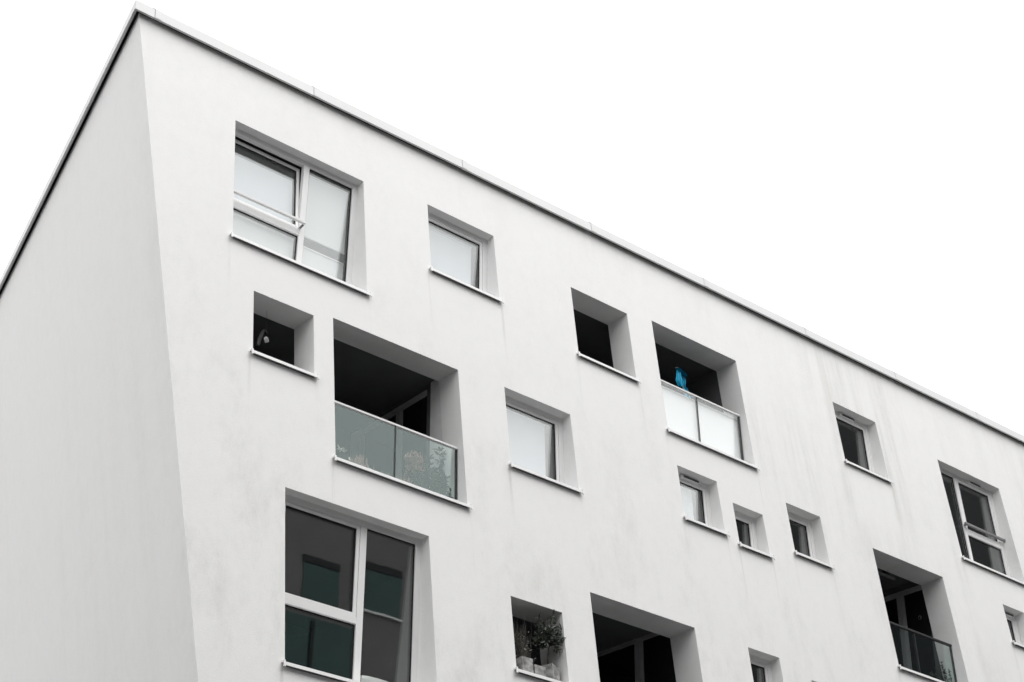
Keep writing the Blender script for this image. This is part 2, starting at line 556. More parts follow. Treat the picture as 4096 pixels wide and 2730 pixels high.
U1 = 40.0
sill_drop = 0.075
holes = []
for k, o in OPEN.items():
    holes.append((o['x'][0], o['x'][1], o['w'][1] - sill_drop, o['w'][0], o['d']))
rows = sorted(set([-0.3, 17.2] + [h[2] for h in holes] + [h[3] for h in holes]))
mb = MB()
for wa, wb in zip(rows[:-1], rows[1:]):
    mid = (wa + wb) / 2
    hs_ = sorted(h for h in holes if h[2] < mid < h[3])
    ea, eb = edge_u(wa), edge_u(wb)
    cur = (ea, eb)
    for h in hs_ + [(U1, U1, 0, 0, 0)]:
        mb.quad([(cur[0], PV, wa), (h[0], PV, wa), (h[0], PV, wb), (cur[1], PV, wb)])
        cur = (h[1], h[1])
# strip up behind the coping
N = 24
tw = lambda u: cop_w(u) + 0.045
e2 = edge_u(17.2)
for i in range(N):
    ua = e2 + (U1 - e2) * i / N
    ub = e2 + (U1 - e2) * (i + 1) / N
    uta = edge_u(17.7) if i == 0 else ua
    mb.quad([(ua, PV, 17.2), (ub, PV, 17.2), (ub, PV, tw(ub)), (uta, PV, tw(uta))])
# reveals
for k, o in OPEN.items():
    x0, x1 = o['x']; wt, wb = o['w']; wb -= sill_drop
    isw = k in WIN
    if isw:
        dt = o['d'] + 0.10
        db = o['d'] + o['t'] * (wt - wb) + 0.10
        rise = 0.012 * dt / o['d']
    else:
        dt = db = o['d']
        rise = 0.04
    va, vb = PV + dt, PV + db
    mb.quad([(x1, PV, wb), (x1, PV, wt), (x1, va, wt + rise), (x1, vb, wb)], uvs=[(x1 + 50, wb), (x1 + 50, wt), (x1 + 50 + dt, wt), (x1 + 50 + db, wb)])
    mb.quad([(x0, PV, wb), (x0, vb, wb), (x0, va, wt + rise), (x0, PV, wt)], uvs=[(x0 + 50, wb), (x0 + 50 + db, wb), (x0 + 50 + dt, wt), (x0 + 50, wt)])
    mb.quad([(x0, PV, wt), (x0, va, wt + rise), (x1, va, wt + rise), (x1, PV, wt)], uvs=[(x0, 40), (x0, 40 + dt), (x1, 40 + dt), (x1, 40)])
    if isw:
        mb.quad([(x0, PV, wb), (x1, PV, wb), (x1, vb, wb), (x0, vb, wb)], uvs=[(x0, 44), (x1, 44), (x1, 44 + db), (x0, 44 + db)])
for dct in (NIC, LOG):
    for k, o in dct.items():
        (x0, x1), wb = o['x'], o['w'][1] - sill_drop
        mbf = MB()
        mbf.quad([(x0, PV, wb), (x1, PV, wb), (x1, PV + o['d'], wb), (x0, PV + o['d'], wb)])
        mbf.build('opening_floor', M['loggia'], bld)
mbm = MB()  # black band on the wall top, painting in the shadow under the coping
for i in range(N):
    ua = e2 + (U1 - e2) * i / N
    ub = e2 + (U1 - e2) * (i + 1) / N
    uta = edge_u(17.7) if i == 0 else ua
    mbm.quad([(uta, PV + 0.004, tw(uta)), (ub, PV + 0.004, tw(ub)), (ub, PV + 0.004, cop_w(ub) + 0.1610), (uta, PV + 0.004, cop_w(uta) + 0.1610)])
facade = mb.build('facade_wall', M['plaster'], bld)

# end wall: contains the raking corner edge and runs back at about 12 degrees off square
DL = Vector((0.2058, 0.9786, 0))
NL = Vector((-0.9786, 0.2058, 0))
mb = MB()
LB = 13.0
ws = [-0.3, 2, 4, 6, 8, 10, 12, 14, 16, 17.2, 17.668]
for wa, wb in zip(ws[:-1], ws[1:]):
    for j in range(6):
        s0, s1 = LB * j / 6, LB * (j + 1) / 6
        P = lambda s, w: (edge_u(w) + DL.x * s, PV + DL.y * s, w)
        mb.quad([P(s1, wa), P(s0, wa), P(s0, wb), P(s1, wb)], uvs=[(70 - s1, wa), (70 - s0, wa), (70 - s0, wb), (70 - s1, wb)])
mb.build('end_wall', M['plaster'], bld)
c0, c1_ = edge_u(17.7), edge_u(17.7)
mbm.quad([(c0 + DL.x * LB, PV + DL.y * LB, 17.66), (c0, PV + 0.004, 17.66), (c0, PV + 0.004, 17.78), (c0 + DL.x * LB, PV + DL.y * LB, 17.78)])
mbm.build('coping_shade_band', M['gasket'], bld)
# rear wall, far end and roof close the volume
mb = MB()
bx, bv = edge_u(17.7) + DL.x * LB, PV + DL.y * LB
mb.quad([(edge_u(-0.3) + DL.x * LB, bv, -0.3), (edge_u(17.7) + DL.x * LB, bv, 17.72), (U1, bv, 18.2), (U1, bv, -0.3)])
mb.quad([(U1, PV, -0.3), (U1, bv, -0.3), (U1, bv, 18.2), (U1, PV, 18.2)])
mb.build('rear_wall', M['plaster'], bld)
mb = MB()
mb.quad([(edge_u(17.7), PV, 17.72), (U1, PV, 17.72 + 0.585), (U1, bv, 18.2), (bx, bv, 17.72)])
mb.build('roof', M['greymetal'], bld)
# storey slabs inside
mb = MB()
for w in (14.17, 11.27, 8.35, 5.4):
    p = T(0, PV + 0.62, w)
    
    A_, B_ = edge_u(w) + 0.45, edge_u(w) + 0.45 + DL.x * 8
    for (za, zb) in ((p.z - 0.04, p.z + 0.04),):
        c = [(A_, p.y), (U1 - 0.2, p.y), (U1 - 0.2, p.y + 8), (B_ + 0.4, p.y + 8)]
        mb.quad([(x, y, zb) for x, y in c], raw=True)
        mb.quad([(x, y, za) for x, y in reversed(c)], raw=True)
        mb.quad([(c[0][0], c[0][1], za), (c[1][0], c[1][1], za), (c[1][0], c[1][1], zb), (c[0][0], c[0][1], zb)], raw=True)
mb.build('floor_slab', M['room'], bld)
mb = MB()
for (u, w0, w1) in ((12.3, 14.2, 17.3), (13.75, 11.3, 14.1), (15.75, 11.3, 14.1), (17.2, 11.3, 14.1), (20.0, 11.3, 14.1), (21.6, 11.3, 14.1),
                    (13.2, 8.4, 11.2), (18.2, 8.4, 11.2), (21.2, 8.4, 11.2), (15.2, 14.2, 17.3), (20.4, 14.2, 17.3), (24.6, 14.2, 17.3), (25.4, 11.3, 14.1)):
    mb.box(u, u + 0.1, PV + 0.62, PV + 8.0, w0 + 0.12, w1)
for (w0, w1) in ((14.2, 16.6), (11.3, 13.7), (8.4, 10.8)):
    mb.box(edge_u(w0) + 1.5, U1 - 0.3, PV + 4.2, PV + 4.3, w0 + 0.15, w1 - 0.05)
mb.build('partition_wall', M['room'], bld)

# coping along the facade and along the end wall, in lengths with joint covers
rnd = random.Random(3)
CV = PV - 0.09
joints = [8.073, 10.747, 13.577, 16.355, 19.073, 21.781, 24.428, 27.068, 29.6, 32.3, 35.0, 37.7, U1]
mb = MB()
last = 7.765
for ju in joints:
    a, b = last + 0.003, ju - 0.003
    dz = rnd.uniform(-0.003, 0.003)
    dv = rnd.uniform(-0.002, 0.002)
    def cm(u, v, w, dz=dz, a=a, first=(last == 7.765)):
        if first and u == a:
            u += (v - CV) * 0.2103
        return T(u, v, w + cop_w(u) + dz)
    mb.box(a, b, CV + dv, CV + dv + 0.006, 0.0, 0.168, fm=cm)
    mb.box(a, b, CV + dv + 0.006, CV + dv + 0.034, 0.0, 0.004, fm=cm)
    mb.box(a, b, CV + dv + 0.006, PV + 0.35, 0.162, 0.168, fm=cm)
    last = ju
seg = [0.13, 2.15, 4.72, 7.35, 9.9, 12.5]
P0 = Vector((7.765, CV, 0))
last = 0.0
WL = 17.6235
for sj in seg:
    a, b = last + 0.005, sj - 0.005
    dz = rnd.uniform(-0.003, 0.003)
    def lm(s, o, w, dz=dz, a=a, first=(last == 0)):
        if first and s == a:
            s += 0.2103 * o + 0.003
        q = P0 + DL * s - NL * o
        # mitre the first length against the facade coping
        return T(q.x, q.y, WL + w + dz)
    mb.box(a, b, 0.0, 0.006, 0.0, 0.168, fm=lm)
    mb.box(a, b, 0.006, 0.036, 0.0005, 0.0045, fm=lm)
    mb.box(a, b, 0.006, 0.48, 0.1615, 0.1675, fm=lm)
    last = sj
cop = mb.build('coping', M['coping'], bld)
for ju in joints[:-1]:
    mb = MB()
    cm = lambda u, v, w: T(u, v, w + cop_w(u))
    mb.box(ju + 0.006, ju + 0.11, CV - 0.004, CV - 0.0025, 0.008, 0.174, fm=cm)
    mb.box(ju - 0.05, ju + 0.11, CV - 0.0025, PV + 0.3, 0.1700, 0.174, fm=cm)
    mb.build('joint_cover', M['coping'], cop)

# ------------------------------------------------------------------ sills


def sill(o, parent, depth):
    x0, x1 = o['x']; wb = o['w'][1]
    mb = MB()
    e = 0.042
    f = PV - 0.052
    top = wb - 0.040
    mb.box(x0 - e, x1 + e, f, f + 0.003, top - 0.042, top)
    mb.box(x0 - e, x1 + e, f + 0.003, f + 0.010, top - 0.042, top - 0.039)
    # sloping top sheet
    def sm(u, v, w):
        return T(u, v, w + (v - f) * 0.07)
    mb.box(x0 - e, x1 + e, f + 0.003, PV - 0.001, top - 0.003, top, fm=sm)
    mb.box(x0 + 0.001, x1 - 0.001, PV - 0.001, PV + depth, top - 0.003, top, fm=sm)
    # upturned end caps
    for (a, b) in ((x0 - e - 0.004, x0 - e + 0.018), (x1 + e - 0.018, x1 + e + 0.004)):
        mb.box(a, b, f - 0.003, PV - 0.002, top - 0.006, top + 0.022, fm=sm)
        mb.box(a, b, f - 0.003, f + 0.012, top - 0.058, top - 0.006)
    return mb.build('sill', M['sill'], parent)


# ------------------------------------------------------------------ windows
GLASSY = {}


def window(k, mull=None, trans=None, trans_right=True, vent=None, sashes=None, mull_w=0.095, label=None):
    o = WIN[k]
    x0, x1 = o['x']; wt, wb = o['w']
    d0, t = o['d'], o['t']
    bot = wb - 0.06
    F = lambda u, d, w: T(u, PV + d0 + t * (wt - w) + d, w)
    fw = 0.085
    mb = MB(F)
    top = wt - 0.063
    # outer frame
    mb.box(x0 - 0.03, x0 + fw, 0, 0.07, bot, wt + 0.04)
    mb.box(x1 - fw, x1 + 0.03, 0, 0.07, bot, wt + 0.04)
    mb.box(x0 + fw, x1 - fw, 0, 0.07, top, wt + 0.04)
    mb.box(x0 + fw, x1 - fw, 0, 0.07, bot, bot + 0.06)
    cells = [(x0 + fw, x1 - fw, bot + 0.06, top)]
    if mull is not None:
        mb.box(mull, mull + mull_w, 0, 0.07, bot + 0.06, top)
        lo, hi = (x0 + fw, mull, bot + 0.06, top), (mull + mull_w, x1 - fw, bot + 0.06, top)
        if trans is not None:
            tw0, tw1 = trans
            side = hi if trans_right else lo
            mb.box(side[0], side[1], 0, 0.07, tw0, tw1)
            pieces = [(side[0], side[1], bot + 0.06, tw0, 'fixed'), (side[0], side[1], tw1, top, 'sash')]
            other = lo if trans_right else hi
            cells = pieces + [(*other, 'fixed')]
        else:
            cells = [lo + ('fixed',), hi + ('sash',)]
    else:
        cells = [cells[0] + ('sash',)]
    win = mb.build('window', M['white_frame'], bld, bevel=0.004)
    if label:
        win['label'] = label
    out = []
    for (a, b, c, d, kind) in cells:
        G = F
        if k == 'W1' and kind == 'sash':
            G = lambda u, dd, w, c=c, d=d: F(u, dd + 0.105 * (w - c) / (d - c), w)
        sw = 0.052
        if kind == 'sash':
            s = MB(G)
            e = 0.004
            s.box(a + e, a + sw, 0.008, 0.066, c + e, d - e)
            s.box(b - sw, b - e, 0.008, 0.066, c + e, d - e)
            s.box(a + sw, b - sw, 0.008, 0.066, d - sw, d - e)
            s.box(a + sw, b - sw, 0.008, 0.066, c + e, c + sw)
            s.build('sash', M['white_frame'], win, bevel=0.003)
            ga, gb, gc, gd = a + sw, b - sw, c + sw, d - sw
        else:
            ga, gb, gc, gd = a, b, c, d
        q = MB(G)
        gw = 0.016
        q.box(ga, ga + gw, 0.026, 0.064, gc, gd)
        q.box(gb - gw, gb, 0.026, 0.064, gc, gd)
        q.box(ga + gw, gb - gw, 0.026, 0.064, gd - gw, gd)
        q.box(ga + gw, gb - gw, 0.026, 0.064, gc, gc + gw * 0.6)
        q.build('gasket', M['gasket'], win)
        H = G
        if k == 'W4' and kind == 'sash':   # this casement stands a hair off plumb
            H = lambda u, dd, w, c=c: F(u, dd + 0.0073 * (w - c), w)
        p = MB(H)
        for dd in (0.033, 0.055):      # two sheets of the double glazing
            p.quad([(ga + 0.002, dd, gc), (gb - 0.002, dd, gc), (gb - 0.002, dd, gd), (ga + 0.002, dd, gd)])
        p.build('pane', M['pane'], win)
        out.append((ga, gb, gc, gd, G))
    sill(o, win, d0 + t * (wt - wb) - 0.003)
    if vent:
        va, vb, vw = vent
        v = MB(F)
        n = 10
        r = 0.026
        def stad(rr, dd):
            pts = []
            for j in range(n + 1):
                an = math.pi / 2 + math.pi * j / n
                pts.append((va + r + rr * math.cos(an), dd, vw + rr * math.sin(an)))
            for j in range(n + 1):
                an = -math.pi / 2 + math.pi * j / n
                pts.append((vb - r + rr * math.cos(an), dd, vw + rr * math.sin(an)))
            return pts
        A, B_ = stad(r, 0.002), stad(r * 0.92, -0.032)
        for j in range(len(A)):
            j2 = (j + 1) % len(A)
            v.quad([A[j], A[j2], B_[j2], B_[j]])
        v.quad(B_)
        v.box(va + 0.05, vb - 0.02, -0.036, -0.0325, vw + 0.002, vw + 0.013, mi=1)
        v.box(va + 0.05, vb - 0.02, -0.036, -0.0325, vw - 0.016, vw - 0.006, mi=1)
        v.build('vent_grille', [M['white_frame'], M['gasket']], win)
    return win, out, F


def blind(win, G, a, b, c, d, depth=0.11, mat='blind', rail=True):
    m = MB(G)
    m.quad([(a, depth, c), (b, depth, c), (b, depth, d), (a, depth, d)])
    if rail:
        m.box(a, b, depth - 0.012, depth + 0.012, c - 0.018, c)
        m.box(a, b, depth - 0.012, depth + 0.012, d, d + 0.02)
    return m.build('blind', M[mat], win)


# large top left window: fixed pane on the right, tilted-in sash over a fixed light on the left
w1, c1, F1 = window('W1', mull=10.738, trans=(15.28, 15.385), trans_right=False, mull_w=0.095)
lowc, sashc, fixc = c1
blind(w1, F1, fixc[0], fixc[1], 15.415, fixc[3] - 0.05, mat='blind_white')
blind(w1, F1, fixc[0], fixc[1], fixc[2], 15.215, mat='blind_white')
blind(w1, sashc[4], sashc[0], sashc[1], sashc[2] + 0.10, sashc[3] - 0.13)
blind(w1, F1, lowc[0], lowc[1], lowc[2], lowc[3] - 0.01, mat='blind_white')
mb = MB(F1)
mb.box(WIN['W1']['x'][0] + 0.002, 10.772, -0.115, -0.075, 15.42, 15.455)
rl = mb.build('guard_rail', M['sill'], w1, bevel=0.003)
mb = MB(F1)
mb.box(10.735, 10.768, -0.075, 0.0, 15.405, 15.42)
mb.build('bracket', M['greymetal'], w1)

w2, c2, F2 = window('W2')
a, b, c, d, G = c2[0]
blind(w2, G, a, b - 0.10, c + 0.02, d - 0.06)
w3, c3, F3 = window('W3')
a, b, c, d, G = c3[0]
blind(w3, G, a, b - 0.13, c + 0.02, d - 0.03)
w4, c4, F4 = window('W4', mull=11.59, trans=(9.51, 9.60), trans_right=False, mull_w=0.10)
w5, c5, F5 = window('W5', mull=26.045, trans=(15.19, 15.27), trans_right=True, mull_w=0.085, vent=(26.50, 26.90, 16.437))
mb = MB(F5)
mb.box(26.02, 27.294, -0.075, -0.035, 15.345, 15.39)
mb.build('guard_rail', M['greymetal'], w5, bevel=0.003)
mb = MB(F5)
mb.box(26.055, 26.10, -0.035, 0.0, 15.35, 15.385)
mb.build('bracket', M['greymetal'], w5)
s1, cs1, FS1 = window('S1', vent=(17.95, 18.36, 13.705))
a, b, c, d, G = cs1[0]
blind(s1, G, a, b - 0.16, c + 0.02, d - 0.03)
window('S2')
window('S3')
window('S4', vent=(22.68, 23.09, 16.615))
window('S5')
window('S6')
window('S7', vent=(26.40, 26.83, 13.62))

# ------------------------------------------------------------------ small unglazed openings and loggias
for k in NIC:
    sill(NIC[k], bld, 0.16)


def loggia(k, xl, depth, door, slope, ceil_off, strip=None, strip_mat='strip'):
    o = LOG[k]
    x0, x1 = o['x']; wt, wb = o['w']; d = o['d']
    # sheared frame: verticals and horizontals of the inside are plumb although the facade leans
    D = lambda u, dd, w: T(u, PV + dd + slope * (wt - w), w + slope * dd)
    xr = x1 + 0.012
    cw = wt + ceil_off
    fwl = wb - 0.02
    mb = MB()
    A = lambda u, w: T(u, PV + d, w)
    B = lambda u, w: D(u, depth, w)
    def q(*p): mb.quad(p, raw=True, uvs=[(0, 0)] * 4)
    cF, cB = cw + slope * d, cw
    q(A(xl, cF), A(xr, cF), B(xr, cB), B(xl, cB))            # ceiling
    q(A(xl, fwl), B(xl, fwl), B(xr, fwl), A(xr, fwl))        # floor
    q(B(xl, fwl), B(xl, cB), B(xr, cB), B(xr, fwl))          # back
    q(A(xl, fwl), A(xl, cF), B(xl, cB), B(xl, fwl))          # left
    q(A(xr, fwl), B(xr, fwl), B(xr, cB), A(xr, cF))          # right
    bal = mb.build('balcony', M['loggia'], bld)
    if strip:
        m = MB(D)
        m.box(xr - 0.006, xr + 0.02, strip[0], strip[1], fwl, cw)
        m.build('side_wall', M[strip_mat], bal)
        m = MB(D)
        m.box(xr - 0.008, xr + 0.02, strip[2], strip[3], fwl, cw - 0.05)
        m.build('pier', M[strip_mat], bal)
    if door:
        f = MB(D)
        head, panes = door
        da, db = panes[0][0], panes[-1][1]
        f.box(xr - 0.012, xr + 0.03, max(da, d + 0.004), db, head, head + 0.10)
        prev = None
        for (a_, b_) in panes:
            if prev is not None:
                f.box(xr - 0.012, xr + 0.03, prev, a_, fwl, head)
                f.box(xr - 0.020, xr - 0.012, prev + 0.05, a_ - 0.05, fwl, head)
            f.box(xr - 0.010, xr + 0.03, max(a_, d + 0.004), b_, fwl, fwl + 0.08)
            prev = b_
        f.box(xr - 0.012, xr + 0.03, prev, prev + 0.09, fwl, head + 0.10)
        df = f.build('door_frame', M['door_frame'], bal, bevel=0.003)
        for (a_, b_) in panes:
            p = MB(D)
            p.box(xr - 0.004, xr + 0.02, a_, b_, fwl + 0.08, head)
            p.build('door_pane', M['room_glass'], bal)
    sill(o, bal, 0.09)
    return bal, D


M['door_frame'] = plain('white door frame toned for shade', (0.42, 0.42, 0.43), 0.45, 0.3, var=0.03)  # white frame, its shade inside the loggia put into the grey
M['room_glass'] = plain('dark door glass', (0.012, 0.012, 0.013), 0.06, 0.5, var=0.1)


def railing(k, bal, top, topd, botd, post_u, rail_mat='sill', h=0.028, low=None, gl='rail_glass'):
    o = LOG[k]
    x0, x1 = o['x']; wt, wb = o['w']
    low = wb - 0.02 if low is None else low
    t = (botd - topd) / (top - low)
    R = lambda u, dd, w: T(u, PV + topd + t * (top - w) + dd, w)
    mb = MB(R)
    mb.box(x0 + 0.002, x1 - 0.012, -0.022, 0.022, top - h, top)
    mb.build('handrail', M[rail_mat], bal, bevel=0.002)
    for (a, b) in ((x0 + 0.004, post_u - 0.012), (post_u + 0.012, x1 - 0.030)):
        g_ = MB(R)
        g_.quad([(a, -0.006, low), (b, -0.006, low), (b, -0.006, top - h - 0.014), (a, -0.006, top - h - 0.014)])
        g_.quad([(a, 0.006, low), (b, 0.006, low), (b, 0.006, top - h - 0.014), (a, 0.006, top - h - 0.014)])
        g_.build('glass_panel', M[gl], bal)
    for (a, b) in ((post_u - 0.006, post_u + 0.008), (x1 - 0.028, x1 - 0.014)):
        p = MB(R)
        p.box(a, b, -0.008, 0.03, low, top - h)
        p.build('post', M['dark_metal'], bal)
    return R


b1, D1 = loggia('L1', 9.55, 2.60, (13.70, [(0.72, 1.273), (1.44, 2.21)]), 0.10, 0.07, strip=(0.28, 0.63, 2.305, 2.57))
R1 = railing('L1', b1, 12.555, 0.125, 0.215, 12.19)
b2, D2 = loggia('L2', 15.5, 2.2, None, 0.10, 0.05)
R2 = railing('L2', b2, 15.455, 0.135, 0.23, 18.62, gl='clear_glass')
b3, D3 = loggia('L3', 13.65, 2.6, (10.97, [(0.40, 1.067), (1.251, 2.25)]), 0.13, 0.16)
R3 = railing('L3', b3, 9.44, 0.13, 0.22, 16.5)
b4, D4 = loggia('L4', 21.5, 2.4, (13.60, [(0.38, 0.872), (1.041, 1.75)]), 0.13, 0.12)
R4 = railing('L4', b4, 12.43, 0.165, 0.245, 23.43, rail_mat='dark_metal', h=0.032)

# ------------------------------------------------------------------ things on the balconies
# white woven screen behind the glass of the top balcony
mb = MB(R2)
mb.quad([(17.63, 0.05, 14.38), (19.66, 0.05, 14.38), (19.66, 0.05, 15.375), (17.63, 0.05, 15.375)])
mb.box(17.63, 19.66, 0.038, 0.052, 15.375, 15.40)
tag(mb.build('privacy_screen', M['mat']), 'white woven privacy screen standing behind the glass balustrade of the upper balcony', 'screen')

# blue cloth
rc = random.Random(5)
mb = MB()
NU, NV = 14, 16
grid = {}
cu, cv, top = 18.52, PV + 0.36, 16.06


def cloth(name):
    # drape over a short rod: left flap in front, right flap behind, both hanging open like an arch
    def sheet(path, width_fn, sgn):
        rowsP = []
        for (s, (pu, pv, pw)) in enumerate(path):
            row = []
            wd = width_fn(s / (len(path) - 1))
            for j in range(NU + 1):
                x = j / NU - 0.5
                fold = 0.022 * math.sin(x * 15 + s * 0.25) * (0.3 + s / len(path))
                row.append((pu + x * wd, pv + fold + sgn * 0.01, pw - 0.05 * abs(x) * (s / len(path))))
            rowsP.append(row)
        for s in range(len(rowsP) - 1):
            for j in range(NU):
                mb.quad([rowsP[s][j], rowsP[s][j + 1], rowsP[s + 1][j + 1], rowsP[s + 1][j]])
    left = [(18.49 - 0.075 * k / 12, cv - 0.05 - 0.05 * math.sin(k / 12 * 1.4), top - 0.02 - 0.37 * k / 12) for k in range(13)]
    sheet(left, lambda s: 0.11 + 0.09 * s if s < 0.7 else 0.173 - 0.45 * (s - 0.7), 1)
    rightp = [(18.67 + 0.012 * math.sin(k), cv + 0.03 + 0.02 * k / 14, top - 0.05 - 0.50 * k / 14) for k in range(15)]
    sheet(rightp, lambda s: 0.075 + 0.03 * math.sin(s * 5), -1)
    bridge = [(18.45 + 0.25 * k / 8, cv - 0.03 + 0.05 * k / 8, top + 0.005 - 0.03 * (k / 8) ** 2) for k in range(9)]
    for a, b in zip(bridge[:-1], bridge[1:]):
        mb.quad([(a[0], a[1] - 0.07, a[2] - 0.02), (b[0], b[1] - 0.07, b[2] - 0.05), (b[0], b[1] + 0.03, b[2]), (a[0], a[1] + 0.03, a[2])])
    # lower tails
    for (u0, u1, w0, w1) in ((18.535, 18.625, 15.56, 15.79), (18.63, 18.72, 15.50, 15.75)):
        mb.quad([(u0, cv - 0.05, w1), ((u0 + u1) / 2, cv - 0.02, w1 - 0.03), (u1, cv - 0.04, w0), (u0, cv - 0.06, w0 + 0.05)])
        mb.quad([(u0, cv - 0.06, w0 + 0.05), (u1, cv - 0.04, w0), (u1, cv - 0.03, w0 - 0.3), (u0, cv - 0.05, w0 - 0.3)])
    return mb.build(name, M['cyan'], None, smooth=True)


bc = cloth('blue_cloth')
tag(bc, 'shiny bright blue cloth draped in folds above the balcony with the white screen', 'cloth')
mb = MB()
mb.tube([(18.40, cv - 0.05, top - 0.025), (18.47, cv - 0.05, top + 0.012), (18.58, cv - 0.03, top + 0.015), (18.66, cv, top - 0.01)], 0.013, n=8)
mb.build('cloth_hook', M['dark_metal'], bc)
mb = MB()
mb.tube([(18.60, cv + 0.02, top - 0.05), (18.63, cv + 0.02, 14.38)], 0.009, n=8)
mb.build('cloth_pole', M['greymetal'], bc)

# hanging ornament in the small left opening
orn = empty('hanging_ornament', T(10.16, PV + 0.3, 13.1), 'dark curved ornament holding a crumpled pale piece inside the small opening near the corner', 'ornament')
mb = MB()
pth = [(10.245, PV + 0.31, 13.385), (10.205, PV + 0.30, 13.42), (10.165, PV + 0.29, 13.375), (10.13, PV + 0.28, 13.29), (10.10, PV + 0.28, 13.20), (10.085, PV + 0.28, 13.115)]
wds = [0.035, 0.05, 0.055, 0.06, 0.062, 0.05]
for i in range(len(pth) - 1):
    a, b = pth[i], pth[i + 1]
    wa, wb_ = wds[i] / 2, wds[i + 1] / 2
    mb.quad([(a[0] - wa, a[1], a[2]), (a[0] + wa, a[1] + 0.02, a[2] + 0.01), (b[0] + wb_, b[1] + 0.02, b[2] + 0.01), (b[0] - wb_, b[1], b[2])])
    mb.quad([(a[0] - wa, a[1] + 0.03, a[2]), (b[0] - wb_, b[1] + 0.03, b[2]), (b[0] + wb_, b[1] + 0.024, b[2] + 0.01), (a[0] + wa, a[1] + 0.024, a[2] + 0.01)])
    mb.quad([(a[0] - wa, a[1], a[2]), (b[0] - wb_, b[1], b[2]), (b[0] - wb_, b[1] + 0.03, b[2]), (a[0] - wa, a[1] + 0.03, a[2])])
mb.build('curved_blade', M['dark_metal'], orn)
mb = MB()
cx_, cv_, cw_ = 10.205, PV + 0.28, 13.245
ring = []
rr = random.Random(2)
for j in range(7):
    an = 2 * math.pi * j / 7
    ring.append((cx_ + 0.045 * math.cos(an) * rr.uniform(0.8, 1.1), cv_ + rr.uniform(-0.015, 0.015), cw_ + 0.05 * math.sin(an) * rr.uniform(0.8, 1.1)))
for j in range(7):
    mb.quad([ring[j], ring[(j + 1) % 7], (cx_ + 0.005, cv_ - 0.035, cw_ + 0.01)])
    mb.quad([ring[(j + 1) % 7], ring[j], (cx_, cv_ + 0.03, cw_)])
mb.build('pale_piece', M['paper'], orn)
mb = MB()
mb.tube([(10.225, PV + 0.30, 13.40), (10.22, PV + 0.30, 13.745)], 0.002, n=4)
mb.build('cord', M['dark_metal'], orn)


def shrub_mesh(mb, stems, rnd, leafL, leafW, per, mi_leaf=1, start=0.35, droop=0.1, whorl=5):
    for st in stems:
        base, tip, bend = st
        P = []
        n = 8
        for k in range(n + 1):
            s = k / n
            P.append(tuple(base[i] + (tip[i] - base[i]) * s + bend[i] * math.sin(s * math.pi) for i in range(3)))
        mb.tube(P, 0.006, 0.0025, n=5, mi=0)
        for k in range(per):
            s = start + (1 - start) * (k + rnd.random() * 0.6) / per
            s = min(s, 1.0)
            f = s * n
            i0 = min(int(f), n - 1)
            a, b = Vector(T(*P[i0])), Vector(T(*P[i0 + 1]))
            p = a.lerp(b, f - i0)
            ax = (b - a).normalized()
            for j in range(whorl):
                an = rnd.uniform(0, 6.283)
                side = ax.cross(Vector((math.cos(an), math.sin(an), 0.3)))
                if side.length < 1e-3:
                    continue
                side.normalize()
                dvec = side * rnd.uniform(0.7, 1.0) + ax * rnd.uniform(0.1, 0.9) + Vector((0, 0, -droop))
                mb.leaf(p, dvec, leafL * rnd.uniform(0.6, 1.1), leafW * rnd.uniform(0.8, 1.15), rnd, mi_leaf, curl=rnd.uniform(0.0, 0.5))


# --- plants behind the glass of the middle left balcony
r = random.Random(11)
mb = MB()
fl = 11.60
v_ = PV + 0.42
st = [((13.02, v_, fl), (13.19, v_, 12.72), (0.06, 0.0, 0)), ((13.06, v_ + 0.03, fl), (13.31, v_ + 0.02, 12.50), (0.03, 0.02, 0)),
      ((12.98, v_, fl), (12.98, v_ - 0.02, 12.46), (-0.03, 0, 0)), ((13.05, v_, fl), (13.14, v_ + 0.05, 12.36), (-0.02, 0.02, 0)),
      ((12.95, v_, fl), (12.80, v_, 12.13), (-0.03, 0, 0.05)), ((12.96, v_, fl), (12.72, v_ - 0.03, 12.07), (-0.02, 0, 0.08)),
      ((13.05, v_, fl), (13.36, v_, 12.33), (0.0, 0, 0)), ((13.04, v_, fl), (13.22, v_ - 0.03, 12.22), (0.0, 0, 0)), ((13.0, v_, fl), (13.06, v_ - 0.04, 12.22), (0.0, 0, 0)), ((12.98, v_, fl), (12.90, v_ - 0.04, 12.30), (0.0, 0, 0)),
      ((13.10, v_, fl), (13.30, v_ - 0.08, 11.98), (0, 0, 0.02)), ((13.0, v_, fl), (12.98, v_ - 0.05, 11.97), (0, 0, 0))]
shrub_mesh(mb, st, r, 0.12, 0.040, 8, start=0.34, whorl=5)
e = mb.build('leafy_shrub', [M['bark'], M['leaf_grey']])
tag(e, 'tall leafy shrub with pointed leaves behind the right balcony glass panel', 'shrub')

mb = MB()
for k in range(330):
    an, ph, rr_ = r.uniform(0, 6.283), r.uniform(-1, 1), r.uniform(0.3, 1) ** 0.6
    p = T(12.80 + 0.13 * rr_ * math.cos(an), v_ + 0.10 + 0.10 * rr_ * math.sin(an), 12.31 + 0.17 * rr_ * ph)
    mb.leaf(p, Vector((r.uniform(-1, 1), r.uniform(-1, 1), r.uniform(-0.2, 1))), r.uniform(0.05, 0.085), 0.028, r, 1, 0.4)
for k in range(9):
    mb.tube([(12.86, v_ + 0.1, fl), (12.80 + r.uniform(-0.1, 0.1), v_ + 0.1, 12.3 + r.uniform(-0.05, 0.1))], 0.004, 0.002, n=4)
tag(mb.build('blossom_bush', [M['bark'], M['leaf_red']]), 'rounded bush of faded reddish blossom beside the tall leafy shrub', 'shrub')

